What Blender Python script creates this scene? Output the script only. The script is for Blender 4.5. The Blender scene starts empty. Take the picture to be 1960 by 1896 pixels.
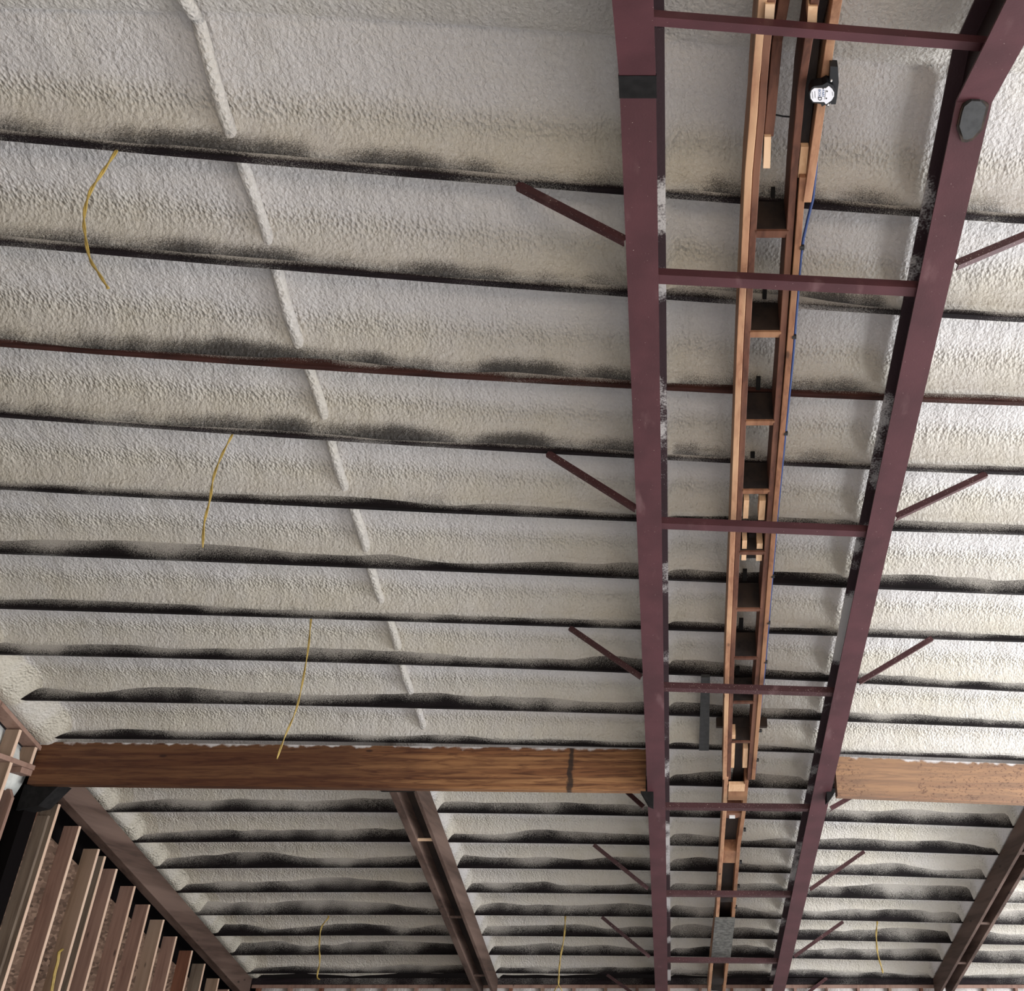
import bpy, bmesh, math, random
import numpy as np
from mathutils import Vector, Matrix
random.seed(7); rng = np.random.RandomState(11)
S = bpy.context.scene
C = S.collection

# ------------------------------------------------------------------ camera, world, lights
F, PX, PY = 1760.0, 1290.0, 948.0          # focal length and principal point (1960 x 1896 frame)
PITCH = math.radians(28.7)
CZ = 2.4                                   # eye height above the floor
cam = bpy.data.objects.new('camera', bpy.data.cameras.new('camera'))
C.objects.link(cam); S.camera = cam
cam.location = (0, 0, CZ); cam.rotation_euler = (math.pi/2 + PITCH, 0, 0)
cam.data.sensor_fit = 'HORIZONTAL'; cam.data.sensor_width = 36
cam.data.lens = 36*F/1960; cam.data.shift_x = (980-PX)/1960; cam.data.clip_end = 200

w = bpy.data.worlds.new('sky'); S.world = w; w.use_nodes = True
wn = w.node_tree.nodes; wl = w.node_tree.links
wn['Background'].inputs[0].default_value = (0.86, 0.91, 1.0, 1)
wn['Background'].inputs[1].default_value = 0.62

def area(name, loc, rot, sx, sy, power, col):
    l = bpy.data.lights.new(name, 'AREA'); l.shape = 'RECTANGLE'; l.size = sx; l.size_y = sy
    l.energy = power; l.color = col
    o = bpy.data.objects.new(name, l); C.objects.link(o)
    o.location = loc; o.rotation_euler = rot
    return o
def aim(o, target):
    o.rotation_euler = (Vector(target)-o.location).to_track_quat('-Z', 'Y').to_euler()
# daylight through the big open side on the right; low sun lands on the floor and bounces up to the roof
a = area('door_daylight', (9.5, 6.5, 2.6), (0,0,0), 10, 4.0, 1100, (0.96, 0.98, 1.0)); aim(a, (0, 7.0, 4.0))
a = area('rear_warm_fill', (1.5, -5.5, 1.6), (0,0,0), 5, 2.6, 190, (1.0, 0.84, 0.66)); aim(a, (-1, 4.5, 5.8))  # added warm fill from behind the camera; no opening there
sl = bpy.data.lights.new('sun', 'SUN'); sl.energy = 5.5; sl.color = (1.0, 0.985, 0.96); sl.angle = math.radians(1)
so = bpy.data.objects.new('sun', sl); C.objects.link(so); so.location = (14, 2, 9)
so.rotation_euler = Vector((-math.cos(math.radians(28)), .25, -math.sin(math.radians(28)))).to_track_quat('-Z', 'Y').to_euler()

vs = S.view_settings
S.display_settings.display_device = 'sRGB'
vs.view_transform = 'Standard'; vs.look = 'None'; vs.gamma = 1.0; vs.use_curve_mapping = False
vs.exposure = 0.60

# ------------------------------------------------------------------ picture -> place
M_ = 0.3211                                 # roof slope; roof planes are z = K - M_*y above the eye
cp, sp = math.cos(PITCH), math.sin(PITCH)
def ray(px, py):
    v = (PY-py)/F
    return (px-PX)/F, cp - sp*v, sp + cp*v
def P(px, py, K):
    """point of the far roof slope plane K"""
    x, y, z = ray(px, py); t = K/(z + M_*y)
    return Vector((x*t, y*t, z*t + CZ))
def PYd(px, py, d):
    x, y, z = ray(px, py); t = d/y
    return Vector((x*t, d, z*t + CZ))
def PXd(px, py, X):
    x, y, z = ray(px, py); t = X/x
    return Vector((X, y*t, z*t + CZ))
def zs(K, y): return K - M_*y + CZ

# ------------------------------------------------------------------ mesh helpers
class MB:
    def __init__(s): s.v = []; s.f = []; s.m = []
    def add(s, vs_, fs, m=0):
        b = len(s.v); s.v += [tuple(v) for v in vs_]
        for f in fs: s.f.append([b+i for i in f]); s.m.append(m)
    def hexa(s, c, m=0):      # 8 corners: bottom 4 (ccw), top 4
        s.add(c, [(0,3,2,1),(4,5,6,7),(0,1,5,4),(1,2,6,5),(2,3,7,6),(3,0,4,7)], m)
    def box(s, x0,x1,y0,y1,z0,z1, m=0):
        s.hexa([(x0,y0,z0),(x1,y0,z0),(x1,y1,z0),(x0,y1,z0),(x0,y0,z1),(x1,y0,z1),(x1,y1,z1),(x0,y1,z1)], m)
    def loft(s, prof, path, m=0, axes=None):
        """prof: list of (x,z) offsets, carried along path; section stays in the x/z plane (or the given axes)"""
        ax, az = axes or (Vector((1,0,0)), Vector((0,0,1)))
        n = len(prof); vv = []
        for p in path:
            p = Vector(p)
            for a_, b_ in prof: vv.append(p + ax*a_ + az*b_)
        fs = []
        for i in range(len(path)-1):
            for j in range(n):
                k = (j+1) % n
                fs.append((i*n+j, i*n+k, (i+1)*n+k, (i+1)*n+j))
        fs.append(tuple(reversed(range(n)))); fs.append(tuple((len(path)-1)*n+j for j in range(n)))
        s.add(vv, fs, m)
    def tube(s, path, r, seg=8, m=0):
        path = [Vector(p) for p in path]; vv = []; fs = []
        for i, p in enumerate(path):
            t = (path[min(i+1, len(path)-1)] - path[max(i-1, 0)]).normalized()
            u = t.cross(Vector((0.13, 0.97, 0.21))).normalized(); w_ = t.cross(u)
            rr = r[i] if hasattr(r, '__len__') else r
            for k in range(seg):
                a_ = 2*math.pi*k/seg
                vv.append(p + u*math.cos(a_)*rr + w_*math.sin(a_)*rr)
        for i in range(len(path)-1):
            for k in range(seg):
                k2 = (k+1) % seg
                fs.append((i*seg+k, i*seg+k2, (i+1)*seg+k2, (i+1)*seg+k))
        fs.append(tuple(reversed(range(seg)))); fs.append(tuple((len(path)-1)*seg+k for k in range(seg)))
        s.add(vv, fs, m)
    def build(s, name, mats, parent=None, smooth=False, bevel=0):
        me = bpy.data.meshes.new(name); me.from_pydata(s.v, [], s.f); me.update()
        if not isinstance(mats, (list, tuple)): mats = [mats]
        for m in mats: me.materials.append(m)
        for p, mi in zip(me.polygons, s.m): p.material_index = mi; p.use_smooth = smooth
        bm = bmesh.new(); bm.from_mesh(me); bmesh.ops.recalc_face_normals(bm, faces=bm.faces); bm.to_mesh(me); bm.free()
        o = bpy.data.objects.new(name, me); C.objects.link(o)
        if parent: o.parent = parent; o.matrix_parent_inverse = parent.matrix_world.inverted()
        if bevel:
            b = o.modifiers.new('bevel', 'BEVEL'); b.width = bevel; b.segments = 1; b.limit_method = 'ANGLE'
        return o
def tag(o, label, cat, group=None):
    o['label'] = label; o['category'] = cat
    if group: o['group'] = group
    return o
def struct(o): o['kind'] = 'structure'; return o
def empty(name, loc=(0,0,0)):
    o = bpy.data.objects.new(name, None); C.objects.link(o); o.location = loc
    o.empty_display_size = .1
    bpy.context.view_layer.update()
    return o
ORD = ['first','second','third','fourth','fifth','sixth','seventh','eighth','ninth','tenth','eleventh','twelfth',
       'thirteenth','fourteenth','fifteenth','sixteenth','seventeenth','eighteenth','nineteenth','twentieth',
       'twenty-first','twenty-second','twenty-third','twenty-fourth','twenty-fifth','twenty-sixth','twenty-seventh',
       'twenty-eighth','twenty-ninth','thirtieth']

# vectorised value noise
_T = rng.rand(256, 256)
def vnoise(x, y, seed=0):
    x = np.asarray(x)+seed*17.31; y = np.asarray(y)+seed*9.17
    xi = np.floor(x).astype(int); yi = np.floor(y).astype(int)
    fx = x-xi; fy = y-yi; fx = fx*fx*(3-2*fx); fy = fy*fy*(3-2*fy)
    g = lambda i, j: _T[i & 255, j & 255]
    return (g(xi,yi)*(1-fx)+g(xi+1,yi)*fx)*(1-fy) + (g(xi,yi+1)*(1-fx)+g(xi+1,yi+1)*fx)*fy
def fbm(x, y, o=3, seed=0):
    r = 0; a_ = 1; t = 0
    for k in range(o): r = r + a_*(vnoise(x*2**k, y*2**k, seed+k)-.5); t += a_; a_ *= .5
    return r/t*2

# ------------------------------------------------------------------ materials
def srgb(r, g, b):
    f = lambda c: (c/255/12.92 if c/255 <= .04045 else ((c/255+.055)/1.055)**2.4)
    return (f(r), f(g), f(b), 1)
class Mat:
    def __init__(s, name, rough=.6, metal=0, spec=.5):
        s.m = bpy.data.materials.new(name); s.m.use_nodes = True
        s.n = s.m.node_tree.nodes; s.l = s.m.node_tree.links
        s.b = s.n['Principled BSDF']; s.b.inputs['Roughness'].default_value = rough
        s.b.inputs['Metallic'].default_value = metal; s.b.inputs['Specular IOR Level'].default_value = spec
        s.tc = s.n.new('ShaderNodeTexCoord')
    def noise(s, scale, detail=3, stretch=(1,1,1), rough=.5, coord='Object', dist=0):
        mp = s.n.new('ShaderNodeMapping'); mp.inputs['Scale'].default_value = stretch
        s.l.new(s.tc.outputs[coord], mp.inputs[0])
        t = s.n.new('ShaderNodeTexNoise'); t.inputs['Scale'].default_value = scale
        t.inputs['Detail'].default_value = detail; t.inputs['Roughness'].default_value = rough
        t.inputs['Distortion'].default_value = dist
        s.l.new(mp.outputs[0], t.inputs['Vector']); return t.outputs['Fac']
    def voro(s, scale, stretch=(1,1,1), feature='F1', out='Distance'):
        mp = s.n.new('ShaderNodeMapping'); mp.inputs['Scale'].default_value = stretch
        s.l.new(s.tc.outputs['Object'], mp.inputs[0])
        t = s.n.new('ShaderNodeTexVoronoi'); t.inputs['Scale'].default_value = scale; t.feature = feature
        s.l.new(mp.outputs[0], t.inputs['Vector']); return t.outputs[out]
    def ramp(s, fac, stops, interp='LINEAR'):
        r = s.n.new('ShaderNodeValToRGB'); r.color_ramp.interpolation = interp
        e = r.color_ramp.elements
        while len(e) < len(stops): e.new(.5)
        for el, (p, c) in zip(e, stops): el.position = p; el.color = c
        s.l.new(fac, r.inputs[0]); return r.outputs[0]
    def val(s, v): n = s.n.new('ShaderNodeValue'); n.outputs[0].default_value = v; return n.outputs[0]
    def math(s, op, a_, b_=0, clamp=False):
        m = s.n.new('ShaderNodeMath'); m.operation = op; m.use_clamp = clamp
        for i, x in enumerate((a_, b_)):
            if hasattr(x, 'default_value') or not isinstance(x, (int, float)): s.l.new(x, m.inputs[i])
            else: m.inputs[i].default_value = x
        return m.outputs[0]
    def mapr(s, x, a0, a1, b0=0, b1=1):
        m = s.n.new('ShaderNodeMapRange'); s.l.new(x, m.inputs[0])
        for i, q in enumerate((a0, a1, b0, b1)): m.inputs[i+1].default_value = q
        m.interpolation_type = 'SMOOTHSTEP'; return m.outputs[0]
    def mix(s, fac, a_, b_, mode='MIX'):
        m = s.n.new('ShaderNodeMix'); m.data_type = 'RGBA'; m.blend_type = mode
        if isinstance(fac, (int, float)): m.inputs[0].default_value = fac
        else: s.l.new(fac, m.inputs[0])
        for i, x in ((6, a_), (7, b_)):
            if isinstance(x, tuple): m.inputs[i].default_value = x
            else: s.l.new(x, m.inputs[i])
        return m.outputs[2]
    def attr(s, name):
        a_ = s.n.new('ShaderNodeAttribute'); a_.attribute_name = name; return a_.outputs['Fac']
    def sep(s, i, coord='Object'):
        x = s.n.new('ShaderNodeSeparateXYZ'); s.l.new(s.tc.outputs[coord], x.inputs[0]); return x.outputs[i]
    def color(s, c):
        if isinstance(c, tuple): s.b.inputs['Base Color'].default_value = c
        else: s.l.new(c, s.b.inputs['Base Color'])
        return s
    def bump(s, h, strength=.5, dist=.01):
        b = s.n.new('ShaderNodeBump'); b.inputs['Strength'].default_value = strength
        b.inputs['Distance'].default_value = dist
        s.l.new(h, b.inputs['Height']); s.l.new(b.outputs[0], s.b.inputs['Normal']); return s

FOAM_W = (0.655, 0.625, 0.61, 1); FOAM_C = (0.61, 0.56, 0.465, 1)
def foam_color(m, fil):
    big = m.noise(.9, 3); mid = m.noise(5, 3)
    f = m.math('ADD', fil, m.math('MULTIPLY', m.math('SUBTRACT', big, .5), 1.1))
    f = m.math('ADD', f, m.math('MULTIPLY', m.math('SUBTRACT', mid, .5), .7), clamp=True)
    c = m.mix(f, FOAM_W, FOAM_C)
    return m.mix(m.mapr(m.noise(60, 3), .3, .7, 0, .18), c, (0.46, 0.42, 0.38, 1))
def mk_foam():
    m = Mat('spray_foam', .48, 0, .5)
    c = foam_color(m, m.attr('fil'))
    # where the foam thins out over the dark purlins the black paint shows through in specks
    t = m.math('ADD', m.attr('thin'), m.math('MULTIPLY', m.math('SUBTRACT', m.noise(150, 3, rough=.7), .5), 1.1))
    t = m.math('ADD', t, m.math('MULTIPLY', m.math('SUBTRACT', m.noise(1.9, 3, (1, .3, .3)), .5), 1.5))
    c = m.mix(m.mapr(t, .50, 1.05, 0, .93), c, (0.014, 0.011, 0.011, 1))
    m.color(c)
    n1 = m.noise(38, 5, (1, 1, 1), .62, dist=.35); n2 = m.voro(40, (1.2, .9, 1))
    n3 = m.noise(7, 3, (1.5, .5, .7), .5, dist=.4)
    h = m.math('ADD', m.math('MULTIPLY', n1, 1.0), m.math('MULTIPLY', n3, .9))
    h = m.math('ADD', h, m.math('MULTIPLY', m.math('MULTIPLY', n2, .8), m.math('ADD', m.attr('rip'), .35)))
    m.bump(h, .95, .022)
    return m.m
def mk_purlin(name, base, h0):
    m = Mat(name, .75, 0, .15)
    h = m.attr('h')                                    # 0 at the bottom edge, rises to the foam line
    n = m.noise(140, 3, (1,1,1), .7); lo = m.noise(1.7, 2, (1,1,1))
    f = m.math('ADD', m.math('MULTIPLY', m.math('SUBTRACT', n, .5), 2.2), m.math('MULTIPLY', m.math('SUBTRACT', lo, .5), 1.8))
    f = m.math('ADD', f, h)
    f = m.mapr(f, h0, h0+1.0)
    br = m.mapr(m.noise(9, 4, (.3, 3, 3)), .35, .65)
    m.color(m.mix(f, m.mix(br, base, tuple(x*.45 for x in base[:3])+(1,)), (0.46, 0.43, 0.39, 1)))
    m.bump(n, .5, .006)
    return m.m
def mk_steel(name='primer_steel', c=(0.086, 0.029, 0.034, 1), over=0.0):
    m = Mat(name, .55, 0, .3)
    k = m.mix(m.mapr(m.noise(3.5, 4), .3, .7), c, tuple(x*.72 for x in c[:3])+(1,))
    k = m.mix(m.mapr(m.noise(6, 5, (1, .25, 1)), .63, .78, 0, .35), k, (0.24, 0.14, 0.14, 1))     # scuffs
    k = m.mix(m.mapr(m.noise(120, 2), .74-over*.2, .80-over*.2), k, (0.5, 0.42, 0.36, 1))             # foam specks
    m.color(k); m.bump(m.noise(90, 3), .15, .003)
    return m.m
def mk_steel_misted():
    m = Mat('misted_steel', .6)
    f = m.mapr(m.math('ADD', m.math('MULTIPLY', m.noise(1.7, 4), 1.9), m.math('MULTIPLY', m.noise(80, 3), .35)), 1.17, 1.36)
    m.color(m.mix(f, (0.035, 0.013, 0.018, 1), FOAM_W)); m.bump(m.noise(60, 3), .3, .006)
    return m.m
def mk_wood(name, c1, c2, c3, axis='y', knots=True, scale=1, rough=.65):
    m = Mat(name, rough, 0, .3)
    st = {'x': (.12, 2, 2), 'y': (2, .12, 2), 'z': (2, 2, .12)}[axis]
    g = m.noise(14*scale, 5, st, .6, dist=.5); b = m.noise(2.2*scale, 3, st)
    c = m.mix(m.mapr(g, .35, .68), c1, c2)
    c = m.mix(m.mapr(b, .42, .68), c, c3)
    if knots:
        k = m.voro(2.6*scale, {'x': (.8, 2.2, 2.2), 'y': (2.2, .8, 2.2), 'z': (2.2, 2.2, .8)}[axis])
        c = m.mix(m.mapr(k, .05, .11, .85, 0), c, tuple(x*.22 for x in c1[:3])+(1,))
    m.color(c); m.bump(g, .3, .004)
    return m.m
def mk_osb():
    m = Mat('strand_board', .75)
    v = m.voro(26, (1, .6, 1.6), 'F1', 'Color'); hs = m.n.new('ShaderNodeSeparateColor'); m.l.new(v, hs.inputs[0])
    c = m.ramp(hs.outputs[0], [(0, (0.05,0.025,0.013,1)), (.5, (0.115,0.066,0.042,1)), (1, (0.20,0.125,0.085,1))])
    m.color(c); m.bump(hs.outputs[0], .4, .004)
    return m.m
def mk_glulam():
    m = Mat('glued_beam_wood', .55, 0, .35)
    z = m.sep(2); x = m.sep(0)
    lam = m.noise(16, 1, (.02, .02, 1.0)); g = m.noise(11, 5, (.22, 1, 3.2), .6, dist=1.2)
    c = m.mix(m.mapr(g, .36, .66), (0.23, 0.095, 0.038, 1), (0.085, 0.03, 0.013, 1))
    c = m.mix(m.mapr(lam, .40, .60, 0, .9), c, m.mix(m.mapr(g, .4, .7), (0.38, 0.19, 0.08, 1), (0.15, 0.06, 0.025, 1)))
    d = m.mapr(m.math('ADD', x, m.math('MULTIPLY', m.noise(3, 3), 1.2)), -2.9, -1.1)     # the left end is darker
    c = m.mix(d, m.mix(.68, c, (0.055, 0.019, 0.011, 1)), c)
    pale = m.mapr(x, .5, 2.0)
    c = m.mix(m.math('MULTIPLY', pale, .5), c, (0.36, 0.235, 0.155, 1))
    k = m.voro(2.3, (1, 1, 3)); c = m.mix(m.mapr(k, .05, .11, .85, 0), c, (0.03, 0.012, 0.008, 1))
    wob = m.math('MULTIPLY', m.math('SUBTRACT', m.noise(9, 4), .5), .10)
    s1 = m.math('ABSOLUTE', m.math('ADD', m.math('ADD', x, wob), 1.02))
    c = m.mix(m.mapr(s1, .014, .035, .85, 0), c, (0.012, 0.010, 0.010, 1))                # black run mark near the steel
    ink = m.math('MULTIPLY', m.mapr(m.noise(30, 3, (1, 1, 1.6), .7), .56, .62), m.mapr(m.noise(1.6, 2), .42, .52))
    c = m.mix(m.math('MULTIPLY', ink, m.math('MULTIPLY', pale, .7)), c, (0.10, 0.05, 0.035, 1))
    c = m.mix(m.math('MULTIPLY', m.mapr(m.math('ADD', m.attr('top'), m.math('MULTIPLY', m.noise(8, 4), .35)), 1.13, 1.2), 1), c, FOAM_W)
    m.color(c); m.bump(g, .25, .004)
    return m.m
def flat(name, c, rough=.5, metal=0, n=0.0, spec=.5):
    m = Mat(name, rough, metal, spec)
    if n: c = m.mix(m.mapr(m.noise(22, 4), .3, .7), c, tuple(x*(1-n) for x in c[:3])+(1,))
    return m.color(c).m

foam = mk_foam()
pur_dark = mk_purlin('purlin_black', (0.009, 0.006, 0.007, 1), .18)
pur_red = mk_purlin('purlin_redbrown', (0.060, 0.022, 0.017, 1), .40)
pur_mist = mk_purlin('purlin_misted', (0.016, 0.010, 0.012, 1), .05)
steel = mk_steel(); steel_dk = mk_steel('primer_steel_dusty', (0.062, 0.021, 0.023, 1), .35)
steel_web_shade = mk_steel('primer_web_shade', (0.022, 0.009, 0.011, 1))  # darker copy of the primer, the web's shade put into its colour
steel_top = mk_steel_misted()
glu = mk_glulam()
w_tan = mk_wood('board_tan', (0.42,0.22,0.125,1), (0.29,0.135,0.075,1), (0.54,0.33,0.19,1))
w_red = mk_wood('board_redbrown', (0.12,0.046,0.027,1), (0.07,0.026,0.015,1), (0.19,0.085,0.05,1))
w_org = mk_wood('board_orange', (0.28,0.13,0.068,1), (0.17,0.07,0.036,1), (0.36,0.19,0.10,1))
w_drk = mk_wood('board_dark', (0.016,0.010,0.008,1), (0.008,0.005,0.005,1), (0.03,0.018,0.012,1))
w_pale = mk_wood('board_pale', (0.68,0.44,0.26,1), (0.58,0.34,0.19,1), (0.74,0.52,0.34,1), knots=False)
w_raft = mk_wood('rafter_brown', (0.092,0.056,0.043,1), (0.05,0.03,0.023,1), (0.15,0.098,0.078,1))
st_cols = {'tan': ((0.26,0.175,0.12,1),(0.18,0.115,0.075,1),(0.31,0.215,0.155,1)),
           'pink': ((0.26,0.155,0.117,1),(0.18,0.10,0.075,1),(0.31,0.195,0.15,1)),
           'olive': ((0.18,0.135,0.10,1),(0.10,0.07,0.05,1),(0.23,0.18,0.135,1)),
           'rust': ((0.15,0.058,0.032,1),(0.08,0.03,0.018,1),(0.2,0.085,0.05,1))}
w_st = {k: mk_wood('stud_'+k, *v, axis='z') for k, v in st_cols.items()}
w_edge = mk_wood('stud_edge_pale', (0.62,0.43,0.32,1), (0.50,0.33,0.23,1), (0.68,0.50,0.38,1), axis='z', knots=False)
osb = mk_osb()
black = flat('black_plastic', (0.006,0.006,0.008,1), .45); blk_steel = flat('black_steel', (0.013,0.012,0.012,1), .75, 0, .5, .2)
grey_pl = flat('grey_plate', (0.045,0.046,0.047,1), .6, 0, .45); white_pl = flat('white_sticker', (0.80,0.80,0.85,1), .4)
yellow = flat('yellow_jacket', (0.42,0.29,0.07,1), .5, 0, .3); blue = flat('blue_jacket', (0.010,0.035,0.14,1), .45)
blueink = flat('blue_ink', (0.05,0.10,0.22,1), .6); burnt = flat('burnt_paint', (0.05,0.026,0.014,1), .7, 0, .7)
whitef = flat('white_foam_chip', (0.72,0.70,0.68,1), .7)
concrete = flat('concrete', (0.43,0.435,0.45,1), .7, 0, .25)
dark_void = flat('dark_stand_in', (0.006,0.005,0.005,1), 1, spec=0)  # near-black stand-in for the darkness behind the framing; the post shares it

# ------------------------------------------------------------------ purlin lines (three measured points each)
KP = 5.16
PL = [  # (x,row) far bottom edge of each purlin
 [(0,272),(1190,376),(1960,432)], [(0,473),(1190,570.6),(1950,620)], [(0,667),(1190,746),(1960,780)],
 [(0,802),(1190,879),(1960,913)], [(0,940),(1190,1000),(1960,1027)], [(0,1063),(1190,1110),(1960,1142)],
 [(0,1168),(1190,1206),(1960,1232)], [(0,1256),(1190,1290),(1960,1327)], [(28,1343),(1190,1369),(1960,1397)],
 [(85,1416),(1230,1434),(1960,1458)], [(150,1493),(1280,1505.5),(1960,1528)], [(221,1556.6),(1200,1563.6),(1935,1587)],
 [(269,1614.6),(1200,1618.6),(1905,1638.7)], [(308,1664.6),(1200,1667),(1885,1685)], [(347,1710.6),(1200,1712.8),(1960,1730)],
 [(385,1753.6),(1200,1756),(1920,1771)], [(419,1793),(1200,1795),(1900,1809)], [(450,1830),(1200,1831),(1900,1844.5)],
 [(477,1865),(1200,1866),(1900,1880)]]
# foam line above each purlin's bottom edge: left, middle, right
CH = [(.035,.03,.03),(.03,.05,.02),(.035,.05,.03),(.02,.035,.03),(.055,.04,.055),(.085,.07,.09),(.05,.045,.04),(.085,.08,.055),
      (.10,.08,.045),(.05,.05,.02),(.09,.09,.09),(.07,.085,.10),(.085,.07,.07),(.10,.085,.09),(.08,.08,.10),(.09,.08,.09),
      (.09,.09,.10),(.095,.085,.09),(.06,.06,.06)]
class Line:
    def __init__(s, pts, K):
        q = [P(x, y, K) for x, y in pts]
        s.x = [p.x for p in q]; s.c = np.polyfit(s.x, [p.y for p in q], 2)
    def __call__(s, X):
        X = np.asarray(X, float); Xc = np.clip(X, s.x[0], s.x[2]); y = np.polyval(s.c, Xc)
        g = np.polyval(np.polyder(s.c), Xc)
        return y + (X-Xc)*g*.6
LN = [Line(p, KP) for p in PL]
RIDGE = Line([(474,28),(1350,86),(1700,124)], 5.37)
XL, XR = -6.3, 7.0
PT = .042                                    # purlin thickness
GL_Y = 9.3                                   # where the big glued beam sits

def contact(i, X):
    a_ = CH[i]; X = np.asarray(X, float)
    b = np.interp(X, [-4, 0, 4], a_)
    amp = .55 if i > 3 else .8
    n = fbm(X*1.3+i*7.7, X*0+i*3.1, 3, 5)
    k = 1.0 if i < 4 else (1.25 if i < 10 else 1.42)
    return np.clip(b*k*(1+amp*1.25*n), .006, .175)

# ------------------------------------------------------------------ ceiling: one skin of sprayed foam
def build_ceiling():
    D = .205
    xs = np.concatenate([np.arange(XL, 4.3, .034), np.arange(4.3, XR+.01, .08)])
    U = np.array([0,.05,.10,.16,.24,.32,.40,.48,.56,.63,.69,.75,.80,.845,.885,.92,.95,.972,.988,1.0])
    rows = []                                # (y array, z array, fil, rip)
    # near slope, behind and above the camera
    yr = RIDGE(xs); zr = 5.37 - M_*yr
    for k, t in enumerate([6.6, 4.5, 3, 2.2, 1.7, 1.4, 1.2, 1.05, .95, .85, .75, .66, .58, .5, .43, .36, .3, .24, .18, .12, .07, .03]):
        y = yr - t; z = zr - M_*t - .012*math.exp(-t*9)
        z = z + .016*fbm(xs*2, y*2, 3, 2)
        rows.append((y, z, np.full_like(xs, .35), np.full_like(xs, .2), np.zeros_like(xs)))
    mask_raft = lambda y: 1/(1+np.exp(-(y-GL_Y-.15)*14))
    def drop(X, y):
        """how far the foam comes down to meet the left wall plate and the far rafters"""
        s = lambda e0, e1, v: np.clip((v-e0)/(e1-e0), 0, 1)**2*(3-2*np.clip((v-e0)/(e1-e0), 0, 1))
        far = mask_raft(y)
        left = s(-5.90, -6.16, X)*(1-far) + s(-6.09, -6.18, X)*far*.8
        r = mask_raft(y)*np.maximum(1-s(.13, .18, np.abs(X+2.72)), 1-s(.10, .15, np.abs(X-3.9)))
        bm = .35*np.maximum(1-s(.08, .14, np.abs(X+.13)), 1-s(.08, .14, np.abs(X-1.47)))
        return np.maximum(left*1.0, np.maximum(r*.9, bm))
    prev = yr
    for i in range(len(LN)+1):
        last = i == len(LN)
        y0 = prev; y1 = (LN[i](xs)-PT) if not last else np.full_like(xs, 15.32)
        c = contact(min(i, 18), xs)
        for k, u in enumerate(U):
            if i and k == 0: hs = .10
            else: hs = None
            y = y0 + (y1-y0)*u
            t = np.clip((u-.70)/.30, 0, 1)
            g = 1-math.sqrt(max(0, 1-t*t))
            Dv = D + .014*fbm(xs*1.1, y*1.1, 2, 1) - .018*(1-(2*u-1)**2)
            if i == 0: t = np.clip((u-.80)/.20, 0, 1); g = 1-math.sqrt(max(0, 1-t*t)); Dv = 5.37-KP + (D-.21)*u + .006*fbm(xs*1.1, y*1.1, 2, 1)
            v = Dv*(1-g) + c*g
            if i and u < .12: v = v - (.10*(1-u/.12))
            amp = .010 if k not in (0, len(U)-1) else 0
            v = v + amp*fbm(xs*3.2, y*3.2, 3, 3) + amp*.6*fbm(xs*11, y*9, 2, 9)*(1 if u < .9 else .3)
            v = v + .012*np.exp(-((u-.80)/.06)**2)*fbm(xs*16, y*5, 2, 12)
            dr = drop(xs, y)
            v = v*(1-dr) + .004*dr*np.ones_like(v)
            left = np.clip((xs+5.95)/(-.2), 0, 1); v = v - .04*np.clip(left, 0, 1)**2*(1-mask_raft(y))
            z = KP + v - M_*y
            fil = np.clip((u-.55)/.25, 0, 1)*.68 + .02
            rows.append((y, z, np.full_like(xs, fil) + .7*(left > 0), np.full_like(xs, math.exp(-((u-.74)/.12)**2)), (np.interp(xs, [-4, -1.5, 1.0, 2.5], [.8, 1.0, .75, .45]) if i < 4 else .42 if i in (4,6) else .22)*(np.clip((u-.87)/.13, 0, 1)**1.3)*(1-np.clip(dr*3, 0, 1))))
        prev = LN[i](xs) if not last else None
    nx = len(xs); ny = len(rows)
    V = np.zeros((ny, nx, 3)); FI = np.zeros((ny, nx)); RI = np.zeros((ny, nx)); TH = np.zeros((ny, nx))
    for j, (y, z, f_, r_, t_) in enumerate(rows):
        V[j,:,0] = xs; V[j,:,1] = y; V[j,:,2] = z + CZ; FI[j] = f_; RI[j] = r_; TH[j] = t_
    idx = np.arange(ny*nx).reshape(ny, nx)
    Fq = np.stack([idx[:-1,:-1], idx[1:,:-1], idx[1:,1:], idx[:-1,1:]], -1).reshape(-1, 4)
    me = bpy.data.meshes.new('ceiling')
    me.vertices.add(ny*nx); me.vertices.foreach_set('co', V.reshape(-1))
    me.loops.add(Fq.size); me.loops.foreach_set('vertex_index', Fq.reshape(-1))
    me.polygons.add(len(Fq)); me.polygons.foreach_set('loop_start', np.arange(0, Fq.size, 4))
    me.polygons.foreach_set('loop_total', np.full(len(Fq), 4)); me.polygons.foreach_set('use_smooth', np.ones(len(Fq), bool))
    me.update(calc_edges=True)
    for nm, ar in (('fil', FI), ('rip', RI), ('thin', TH)):
        at = me.attributes.new(nm, 'FLOAT', 'POINT'); at.data.foreach_set('value', ar.reshape(-1))
    me.materials.append(foam)
    o = bpy.data.objects.new('ceiling', me); C.objects.link(o); struct(o)
build_ceiling()

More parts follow.
